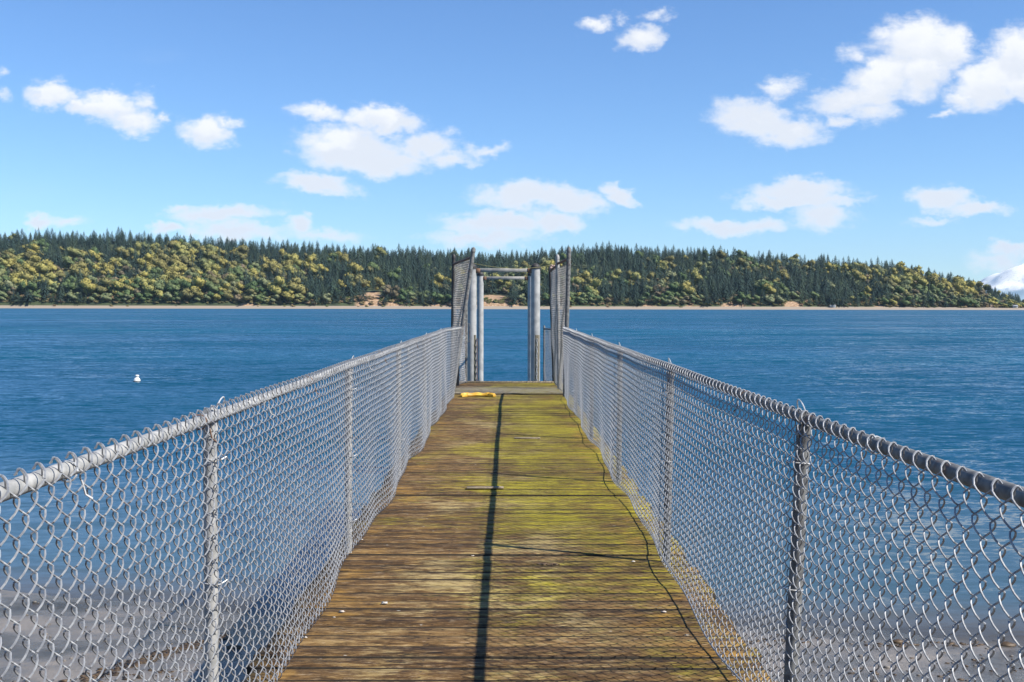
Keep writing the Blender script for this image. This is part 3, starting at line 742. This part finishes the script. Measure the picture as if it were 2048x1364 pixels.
for side, posts, nm2, L0, L1, lb in ((-1, LPOST, 'left', .45, 16.85, 'waist-high chain-link fence along the buoy side, sunlit pale wire'),
                                 (1, RPOST, 'right', .40, 17.15, 'waist-high chain-link fence along the far-mountain side, shaded dark blue wire')):
    root = empty('chain_link_fence', (side*.9, 8.8, 0), lb, 'fence', 'chain-link fences along the pier')
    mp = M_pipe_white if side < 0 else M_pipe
    chainlink('wire_mesh', L1-L0, 1.05, .03, side_fn(side, L0), M_wire, root, hook=.024 if side < 0 else .017)
    rx = [(side*.897, y) for y in np.arange(L0-.3, 14.6, .6)]
    pts_ = [(x, y, RAILZ+.004*math.sin(y*1.3)) for x, y in rx]
    if side < 0: pts_ += [(-.893, 15.3, RAILZ), (-.85, 15.9, RAILZ), (-.79, 16.4, RAILZ+.005), (-.735, 16.88, RAILZ+.008)]
    else: pts_ += [(.893, 15.4, RAILZ), (.905, 16.4, RAILZ), (.915, 17.15, RAILZ)]
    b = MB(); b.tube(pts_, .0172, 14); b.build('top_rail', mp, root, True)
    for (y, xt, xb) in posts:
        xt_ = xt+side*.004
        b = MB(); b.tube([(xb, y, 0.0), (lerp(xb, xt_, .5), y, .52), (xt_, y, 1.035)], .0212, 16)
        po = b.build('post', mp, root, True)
        b = MB(); b.tube([(xt_, y, 1.02), (xt_, y, 1.046)], [.0245, .023], 16)
        b.tube([(xt_, y-.022, RAILZ), (xt_, y+.022, RAILZ)], .0215, 14)
        b.build('rail_cap', mp, po, True)
        b = MB(); a_ = np.linspace(-.2, math.pi+.2, 12)
        b.tube([(side*.900-side*.01*math.sin(q), y+.06+.042*math.cos(q), RAILZ+.014+.036*math.sin(q)) for q in a_], .0022, 6); b.build('wire_loop', M_tie, po, True)
        for zt in ((.93, .55, .18) if y < 8 else (.9, .3)):
            xc = lerp(xb, xt_, zt); a_ = np.linspace(0, 6.1, 16)
            b = MB(); b.tube([(xc-side*.006+.027*math.cos(q), y+.024*math.sin(q), zt+.006*math.sin(q*.5)) for q in a_], .0021, 5)
            xm = xc-side*.032; b.tube([(xm, y+.012, zt), (xm-side*.010, y+.028, zt+.006), (xm-side*.006, y+.04, zt-.004)], .002, 5)
            b.build('tie', M_tie, po, True)
    r_ = random.Random(3)
    for y in np.arange(L0+.9, 14, 1.4 if side > 0 else .9):
        a_ = np.linspace(0, 6.0, 14); yy_ = y+r_.uniform(-.1, .1)
        b = MB(); b.tube([(side*.893+.0225*math.cos(q), yy_+.004*math.sin(q*2), RAILZ+.0215*math.sin(q)-.002) for q in a_], .0021, 5)
        xm = side*.862; b.tube([(xm, yy_, RAILZ-.02), (xm-side*.004, yy_+.01, RAILZ-.05), (xm-side*.014, yy_+.02, RAILZ-.060)], .0023, 5)
        b.build('tie', M_rust if r_.random() < .3 else M_tie, root, True)
    if side > 0:    # tension wire along the foot of the fabric
        f = side_fn(side, L0); yy_ = np.arange(0, L1-L0, .12); zz = .045+.012*np.sin(yy_*2.3+1)+.005*np.sin(yy_*6)
        P = f(yy_, zz, np.full_like(yy_, .012)); b = MB(); b.tube(P, .0036, 6); b.build('tension_wire', M_wire, root, True)

# tall wing panels at the head of the pier
def pole(b, p0, p1, r=.03, cap=True, kink=None):
    p0 = np.array(p0); p1 = np.array(p1); pts_ = [p0, (p0+p1)/2 if kink is None else kink, p1]
    b.tube(pts_, r, 16)
    if cap:
        d_ = (p1-p0)/np.linalg.norm(p1-p0); b.tube([p1-d_*.05, p1-d_*.008, p1+d_*.02, p1+d_*.034], [r+.004, r+.004, r*.75, .004], 16)
def ruled(b0, t0, b1, t1, zh, z_lo=0):
    b0, t0, b1, t1 = map(lambda q: np.array(q, float), (b0, t0, b1, t1)); L = np.linalg.norm((b1-b0)[:2])
    nn = np.cross(b1-b0, [0, 0, 1.0]); nn /= np.linalg.norm(nn)
    def f(s, z, w):
        q = (np.clip(s/L, 0, 1))[..., None]; h_ = (z/zh)[..., None]
        base = b0*(1-q)+b1*q; top = t0*(1-q)+t1*q
        return base*(1-h_)+top*h_+nn*(w[..., None]+(.012*np.sin(s*5+z*3)+.008*np.sin(z*9+s*2))[..., None])
    return f, L
def at_z(p0, p1, z): q = (z-p0[2])/(p1[2]-p0[2]); return tuple(lerp(p0[k], p1[k], q) for k in range(3))

root = empty('tall_fence_panel', (-.88, 17.8, 0), 'tall chain-link wing panel at the pier end hung from a leaning pole', 'fence panel', 'tall wing panels at the head of the pier')
Lp0, Lp1 = (-.868, 16.93, 0), (-.540, 16.93, 2.29); Fp0, Fp1 = (-.965, 18.75, -.1), (-.935, 18.75, 2.27)
b = MB(); pole(b, Lp0, Lp1, .032); 
for z in (.9, 1.35, 1.9): q = at_z(Lp0, Lp1, z); q2 = at_z(Lp0, Lp1, z+.03); b.tube([q, q2], .037, 14)
b.build('leaning_post', M_pipe, root, True)
b = MB(); pole(b, Fp0, Fp1, .031, True); b.build('post', M_dark, root, True)
b = MB(); b.tube([at_z(Lp0, Lp1, 2.17), at_z(Fp0, Fp1, 2.13)], .021, 12); b.build('top_rail', M_rust, root, True)
f, L = ruled(at_z(Lp0, Lp1, 0), at_z(Lp0, Lp1, 2.16), at_z(Fp0, Fp1, 0), at_z(Fp0, Fp1, 2.13), 2.14)
chainlink('wire_mesh', L, 2.1, .03, f, M_wire_old, root, r=.0027, hook=.01, spp=8)

root = empty('narrow_fence_panel', (-.83, 19.5, 0), 'narrow chain-link infill panel between the leaning pole and the left pile at the pier end', 'fence panel')
A0, A1 = (-.885, 19.25, .03), (-.885, 19.25, 1.20); B0, B1 = (-.765, 19.9, .03), (-.762, 19.9, 1.64)
b = MB(); pole(b, A0, A1, .024, False); b.build('post', M_dark, root, True)
b = MB(); pole(b, B0, B1, .024, True); b.build('post', M_pipe, root, True)
b = MB(); b.tube([(-.885, 19.25, 1.18), (-.762, 19.9, 1.18)], .016, 10); b.build('top_rail', M_pipe, root, True)
b = MB(); a_ = np.linspace(0, 2*math.pi, 24); b.tube([(-.720+.022*np.sign(math.cos(q))*abs(math.cos(q))**.5, 19.9, .93+.165*np.sign(math.sin(q))*abs(math.sin(q))**.5) for q in a_], .006, 8, False); b.build('latch_loop', M_pipe, root, True)
b = MB(); b.tube([(-.90, 17.6, .72), (-.86, 18.6, .78), (-.77, 19.88, .86)], .0035, 6); b.build('tie', M_tie, root, True)
f, L = ruled((-.885, 19.25, 0), (-.885, 19.25, 1.2), (-.765, 19.9, 0), (-.765, 19.9, 1.2), 1.2)
chainlink('wire_mesh', L, 1.12, .05, f, M_wire_old, root, r=.0032, hook=.008, spp=8)

root = empty('tall_fence_panel', (.87, 18.6, 0), 'tall chain-link wing panel on three posts at the pier end beside the small open gate', 'fence panel', 'tall wing panels at the head of the pier')
P = [((.885, 17.22, 0), (.945, 17.22, 2.31)), ((.853, 18.5, .03), (.822, 18.5, 2.255)), ((.835, 20.15, 0), (.757, 20.15, 2.13))]
b = MB(); pole(b, *P[0], .034); 
for z in (1.9, 2.05, .4): b.tube([at_z(*P[0], z), at_z(*P[0], z+.03)], .039, 14)
b.build('post', M_pipe, root, True)
b = MB(); pole(b, *P[1], .031); b.build('post', M_pipe_white, root, True)
b = MB(); pole(b, *P[2], .026, False); b.build('post', M_dark, root, True)
for i, (za, zb) in enumerate(((2.16, 2.13), (2.11, 2.06))):
    a_, b_ = at_z(*P[i], za), at_z(*P[i+1], zb)
    b = MB(); b.tube([a_, b_], .021, 12); b.build('top_rail', M_rust, root, True)
    f, L = ruled(at_z(*P[i], 0.0), at_z(*P[i], za), at_z(*P[i+1], 0.0), at_z(*P[i+1], zb), za)
    chainlink('wire_mesh', L, 2.06, .04, f, M_wire_old if i == 0 else M_wire, root, r=.0027, hook=.01, spp=8)

root = empty('open_gate', (.75, 20.6, 0), 'small open chain-link gate leaf swung out beside the tall right panel', 'gate')
g0, g1 = (.685, 21.1), (.825, 20.25)
b = MB(); b.tube([(g0[0], g0[1], -.04), (g0[0], g0[1], 1.02)], .019, 12); b.tube([(g0[0], g0[1], 1.0), (g0[0], g0[1], 1.05)], [.022, .012], 12)
b.tube([(g1[0], g1[1], .0), (g1[0], g1[1], 1.0)], .017, 12); b.tube([(*g0, .985), (*g1, .99)], .016, 10); b.tube([(*g0, -.03), (*g1, -.0)], .017, 10)
b.build('gate_frame', M_pipe, root, True)
for z in (.1, .9): b = MB(); b.tube([(g1[0], g1[1], z), (g1[0], g1[1], z+.05)], .024, 10); b.tube([(g1[0], g1[1], z+.025), (.835, 20.16, z+.025)], .008, 8); b.build('hinge', M_rust, root, True)
f, L = ruled((*g0, 0), (*g0, 1.0), (*g1, 0), (*g1, 1.0), 1.0)
chainlink('wire_mesh', L, .97, .0, f, M_wire, root, pitch=.055, r=.0022, hook=.008, spp=8)

# ------------------------------------------------------------ guide-pile frames off the pier head
def pile_frame(D, xl, xr, topz, r, beamz, bh, lb):
    root = empty('pile_frame', ((xl+xr)/2, D, WZ), lb, 'pile frame', 'pile frames off the pier head')
    for x in (xl, xr):
        b = MB(); b.tube([(x, D, -6.5), (x, D, topz)], r, 28); p_ = b.build('pile', M_pile, root, True)
        b = MB(); b.tube([(x, D, topz-.01), (x, D, topz+.05)], r+.012, 24); b.tube([(x, D, topz+.05), (x, D, topz+.10), (x, D, topz+.125)], [r*.96, r*.66, .01], 24); b.build('cap', M_dark, p_, True)
        b = MB(); b.box((x+(r+.035 if x < 0 else -r-.035), D, beamz-.01), (.045, .06, bh*1.25), .006); b.build('bracket', M_rust, root)
    b = MB(); b.box(((xl+xr)/2, D, beamz), ((xr-xl)/2-r+.004, .05, bh), .006); b.build('cross_beam', M_beam, root)
    return root
pile_frame(25.0, -.830, .613, EYE+77*25/F, .104, EYE+73.5*25/F, .042, 'nearer pair of grey steel piles with dark caps and the upper cross beam')
fr2 = pile_frame(31.0, -.795, .632, EYE+63*31/F, .092, EYE+58*31/F, .042, 'farther pair of grey steel piles with the lower cross beam')
def batten(D, x, z0, z1, hw, lean, lb):
    root = empty('rub_board', (x, D, WZ), lb, 'board', 'timber rub boards on the piles')
    b = MB(); rt = np.eye(3); rt[0, 2] = lean
    b.box((x, D, (z0+z1)/2), (hw, .03, (z1-z0)/2), .006, rot=rt); b.build('plank', M_batten, root)
    b = MB(); zz = np.arange(z0+.05, z1-.1, .075)
    sx = x+hw+.022 if x < 0 else x-hw*.1
    for k, z in enumerate(zz):
        a_ = np.linspace(0, 2*math.pi, 11); dx = .016 if k % 2 == 0 else .005
        b.tube([(sx+lean*(z-(z0+z1)/2)+dx*math.cos(q), D-.04+(.016-dx)*math.cos(q), z+.045*math.sin(q)) for q in a_], .005, 6, False)
    b.build('chain', M_tie if x > 0 else M_rust, root, True)
batten(24.7, -.752, -1.2, EYE-56*24.7/F, .026, 0, 'mossy timber board with a hanging chain on the left pile')
batten(24.7, .640, -1.2, EYE-56*24.7/F, .052, .012, 'weathered grey timber board with a pale chain on the right pile')

# rope slung across the opening with a faded knotted float line at its right end
q = np.linspace(0, 1, 40); A_ = np.array([-.57, 16.95, 2.08]); B_ = np.array([.80, 19.9, 2.165])
pr = A_[None]*(1-q[:, None])+B_[None]*q[:, None]; pr[:, 2] -= .085*4*q*(1-q)*.9
root = empty('sagging_rope', tuple(A_), 'thin yellow-green rope sagging across the pier end between the tall panels', 'rope')
b = MB(); b.tube(pr, .0036, 7); b.build('line', M_rope, root, True)
b = MB()
for k in range(9): c_ = B_+np.array([random.uniform(-.05, .06), random.uniform(-.05, .05), random.uniform(-.09, .03)]); b.blob(c_, np.array([.028, .03, .022])*random.uniform(.7, 1.3), .2, 1)
b.tube([B_+np.array([0, 0, -.05]), B_+np.array([.02, .03, -.16]), B_+np.array([.01, .02, -.30])], .012, 6)
b.build('knot', M_ropeknot, root, True)

# ------------------------------------------------------------ small things
# yellow horseshoe float on the deck
b = MB(); a_ = np.linspace(-.35, math.pi+.35, 26); c_ = px(956, 789, 17.15)
path = [(c_[0]+.215*math.cos(q), 17.14+.10*math.sin(q), 0) for q in a_]
P_ = np.array(path); Tn = np.gradient(P_, axis=0); Tn /= np.linalg.norm(Tn, axis=1)[:, None]; Nn = np.stack([-Tn[:,1], Tn[:,0], 0*Tn[:,0]], -1)
V = []; sec = [(-.06,.0),(-.068,.03),(-.05,.075),(0,.088),(.05,.075),(.068,.03),(.06,.0)]
for k in range(len(P_)):
    e_ = 1.0 if 0 < k < len(P_)-1 else .72
    for (s_, h_) in sec: V.append(P_[k]+Nn[k]*s_*e_+np.array([0, 0, .004+.62*h_*e_*(1+.12*math.sin(k*1.1))]))
Q = []; m_ = len(sec)
for k in range(len(P_)-1):
    for j in range(m_): j2 = (j+1) % m_; Q.append((k*m_+j, k*m_+j2, (k+1)*m_+j2, (k+1)*m_+j))
T = []; 
for st in (0, (len(P_)-1)*m_):
    for j in range(1, m_-1): T.append((st, st+j, st+j+1))
b.add(V, Q, T); o = b.build('horseshoe_float', M_float, None, True)
tag(o, 'worn yellow horseshoe-shaped float lying on the mossy deck near the pier end', 'float')

def stick(x0, y0, x1, y1, w_, h_, name, lb, mat):
    b = MB(); c_ = np.array([(x0+x1)/2, (y0+y1)/2, h_+.003]); d_ = np.array([x1-x0, y1-y0]); L = np.linalg.norm(d_); an = math.atan2(d_[1], d_[0])
    rt = [[math.cos(an), -math.sin(an), 0], [math.sin(an), math.cos(an), 0], [0, 0, 1]]
    b.box(c_, (L/2, w_/2, h_), .003, rot=rt); return tag(b.build(name, mat), lb, 'wood piece')
d1 = EYE*F/(978-HY); stick((934-CX)*d1/F, d1, (1008-CX)*d1/F, d1+.02, .055, .006, 'wood_lath', 'longer pale wood strip lying across the rail shadow', M_lath)
d1 = EYE*F/(878-HY); stick((1029-CX)*d1/F, d1, (1081-CX)*d1/F, d1-.01, .06, .007, 'wood_lath', 'shorter pale wood strip lying on the moss farther out', M_lath)
for n, (x_, y_, s_, lb) in enumerate(((685, 1226, .013, 'larger white shell bit near the left fence by the nearest planks'), (669, 1236, .006, 'tiny white shell bit beside the larger white one'), (723, 1081, .010, 'white shell bit near the second left fence post foot'),
        (770, 1209, .016, 'flat white shell smear right of the larger white bit'), (611, 1277, .010, 'pinkish shell bit by the mesh foot in the nearest planks'), (1267, 1124, .011, 'cream shell bit left of the second right post foot'), (1329, 1225, .012, 'cream shell bit near the tension wire shadow'), (946, 1113, .009, 'small white shell bit just left of the rail shadow'))):
    d1 = EYE*F/(y_-HY); b = MB(); b.blob(((x_-CX)*d1/F, d1, s_*.45), (s_*.95, s_*.6, s_*.3), .45, 2); tag(b.build('shell', M_shell, None), lb, 'shell', 'shell bits on the deck')
# knots / splinter holes on boards: broken chip near (1095,1130)
d1 = EYE*F/(1130-HY); b = MB()
for k in range(9): b.blob(((1078+k*4.5-CX)*d1/F, d1+random.uniform(-.012, .012), .004), (.016, .012, .006), .4, 1)
tag(b.build('dead_leaves', M_weed), 'small dark clump of dead leaves on the planks right of the rail shadow', 'leaves')

# buoy
D = (EYE-WZ)*F/(764-HY); bx = (274-CX)*D/F
root = empty('mooring_buoy', (bx, D, WZ), 'small white mooring buoy floating alone on the water', 'buoy')
def lathe(b, c, prof, n=28):
    V = []; 
    for (r, z) in prof:
        for j in range(n): q = j*2*math.pi/n; V.append((c[0]+r*math.cos(q), c[1]+r*math.sin(q), c[2]+z))
    Q = [(k*n+j, k*n+(j+1) % n, (k+1)*n+(j+1) % n, (k+1)*n+j) for k in range(len(prof)-1) for j in range(n)]; b.add(V, Q)
b = MB(); lathe(b, (bx, D, WZ), [(.0,-.25),(.15,-.2),(.19,-.05),(.185,.02),(.165,.10),(.12,.17),(.085,.20),(.07,.215)]); b.build('body', M_buoy, root, True)
b = MB(); lathe(b, (bx+.01, D, WZ), [(.055,.21),(.055,.24),(.095,.25),(.11,.285),(.10,.32),(.06,.34),(.0,.345)]); b.build('top_knob', M_buoy, root, True)
b = MB(); lathe(b, (bx, D, WZ), [(.1945,-.05),(.193,.03),(.188,.03)]); b.build('waterline_band', M_dark, root, True)

# beach: weed lines, stones
def ground_at(x, y): return float(beach_z(np.array([x]), np.array([y]))[0])
rr = random.Random(5)
weed = MB()
for (xa, ya, xb, yb, n_, sp) in ((-4.3, 11.2, -3.35, 12.9, 420, .07), (-6.5, 10.2, -5.0, 11.0, 60, .25), (-4.6, 10.9, -3.0, 11.6, 60, .2), (2.3, 12.6, 3.4, 12.9, 60, .15), (3.6, 11.4, 5.4, 11.9, 40, .3), (2.2, 10.4, 4.6, 10.9, 40, .4), (4.2, 12.6, 5.6, 12.8, 50, .12)):
    for k in range(n_):
        q = rr.random(); x = lerp(xa, xb, q)+rr.gauss(0, sp); y = lerp(ya, yb, q)+rr.gauss(0, sp*.6); s_ = rr.uniform(.006, .03)
        weed.blob((x, y, ground_at(x, y)+s_*.15), (s_*rr.uniform(1, 2.2), s_, s_*.35), .35, 1)
tag(weed.build('seaweed', M_weed), 'brown seaweed scraps strewn in lines on the wet sand', 'seaweed', None, 'stuff')
stn = MB()
for k in range(700):
    x = rr.uniform(-8, 8); y = rr.uniform(8.2, shore_y(x)-.1); s_ = rr.uniform(.006, .02)*(1 if rr.random() < .9 else 1.8)
    if abs(x) < 1.0: continue
    stn.blob((x, y, ground_at(x, y)+s_*.2), (s_*1.3, s_, s_*.6), .25, 1)
tag(stn.build('pebbles', M_rock), 'small pebbles and shell grit scattered over the wet sand', 'pebbles', None, 'stuff')
for (x_, y_, s_, lb) in ((1796, 1288, .05, 'dark weed-covered stone at the water edge right of the nearest right fence post'), (2015, 1288, .065, 'brown stone at the water edge near the right edge of view'), (470, 1305, .05, 'dark stone in the pier shadow on the left beach')):
    D = (EYE-WZ)*F/(y_-HY); x = (x_-CX)*D/F; b = MB(); b.blob((x, D, ground_at(x, D)+s_*.15), (s_*1.7, s_, s_*.5), .25, 2); tag(b.build('shore_rock', M_weed, None), lb, 'rock', 'stones at the water edge')

# ------------------------------------------------------------ haze
HAZE = True
if HAZE:
    b = MB(); b.box((0, 9000, 650), (16000, 16500, 675)); 
    hm = bpy.data.materials.new('sea_air'); hm.use_nodes = True; hm.node_tree.nodes.clear(); t = NT(hm.node_tree)
    pv = t.new('ShaderNodeVolumePrincipled'); pv.inputs['Color'].default_value = (.55, .78, 1, 1); pv.inputs['Density'].default_value = 1.5e-5; pv.inputs['Anisotropy'].default_value = 0.0
    o_ = t.new('ShaderNodeOutputMaterial'); t.L.new(pv.outputs[0], o_.inputs['Volume'])
    tag(b.build('haze', hm), 'thin pale sea air over the bay', 'haze', None, 'stuff')
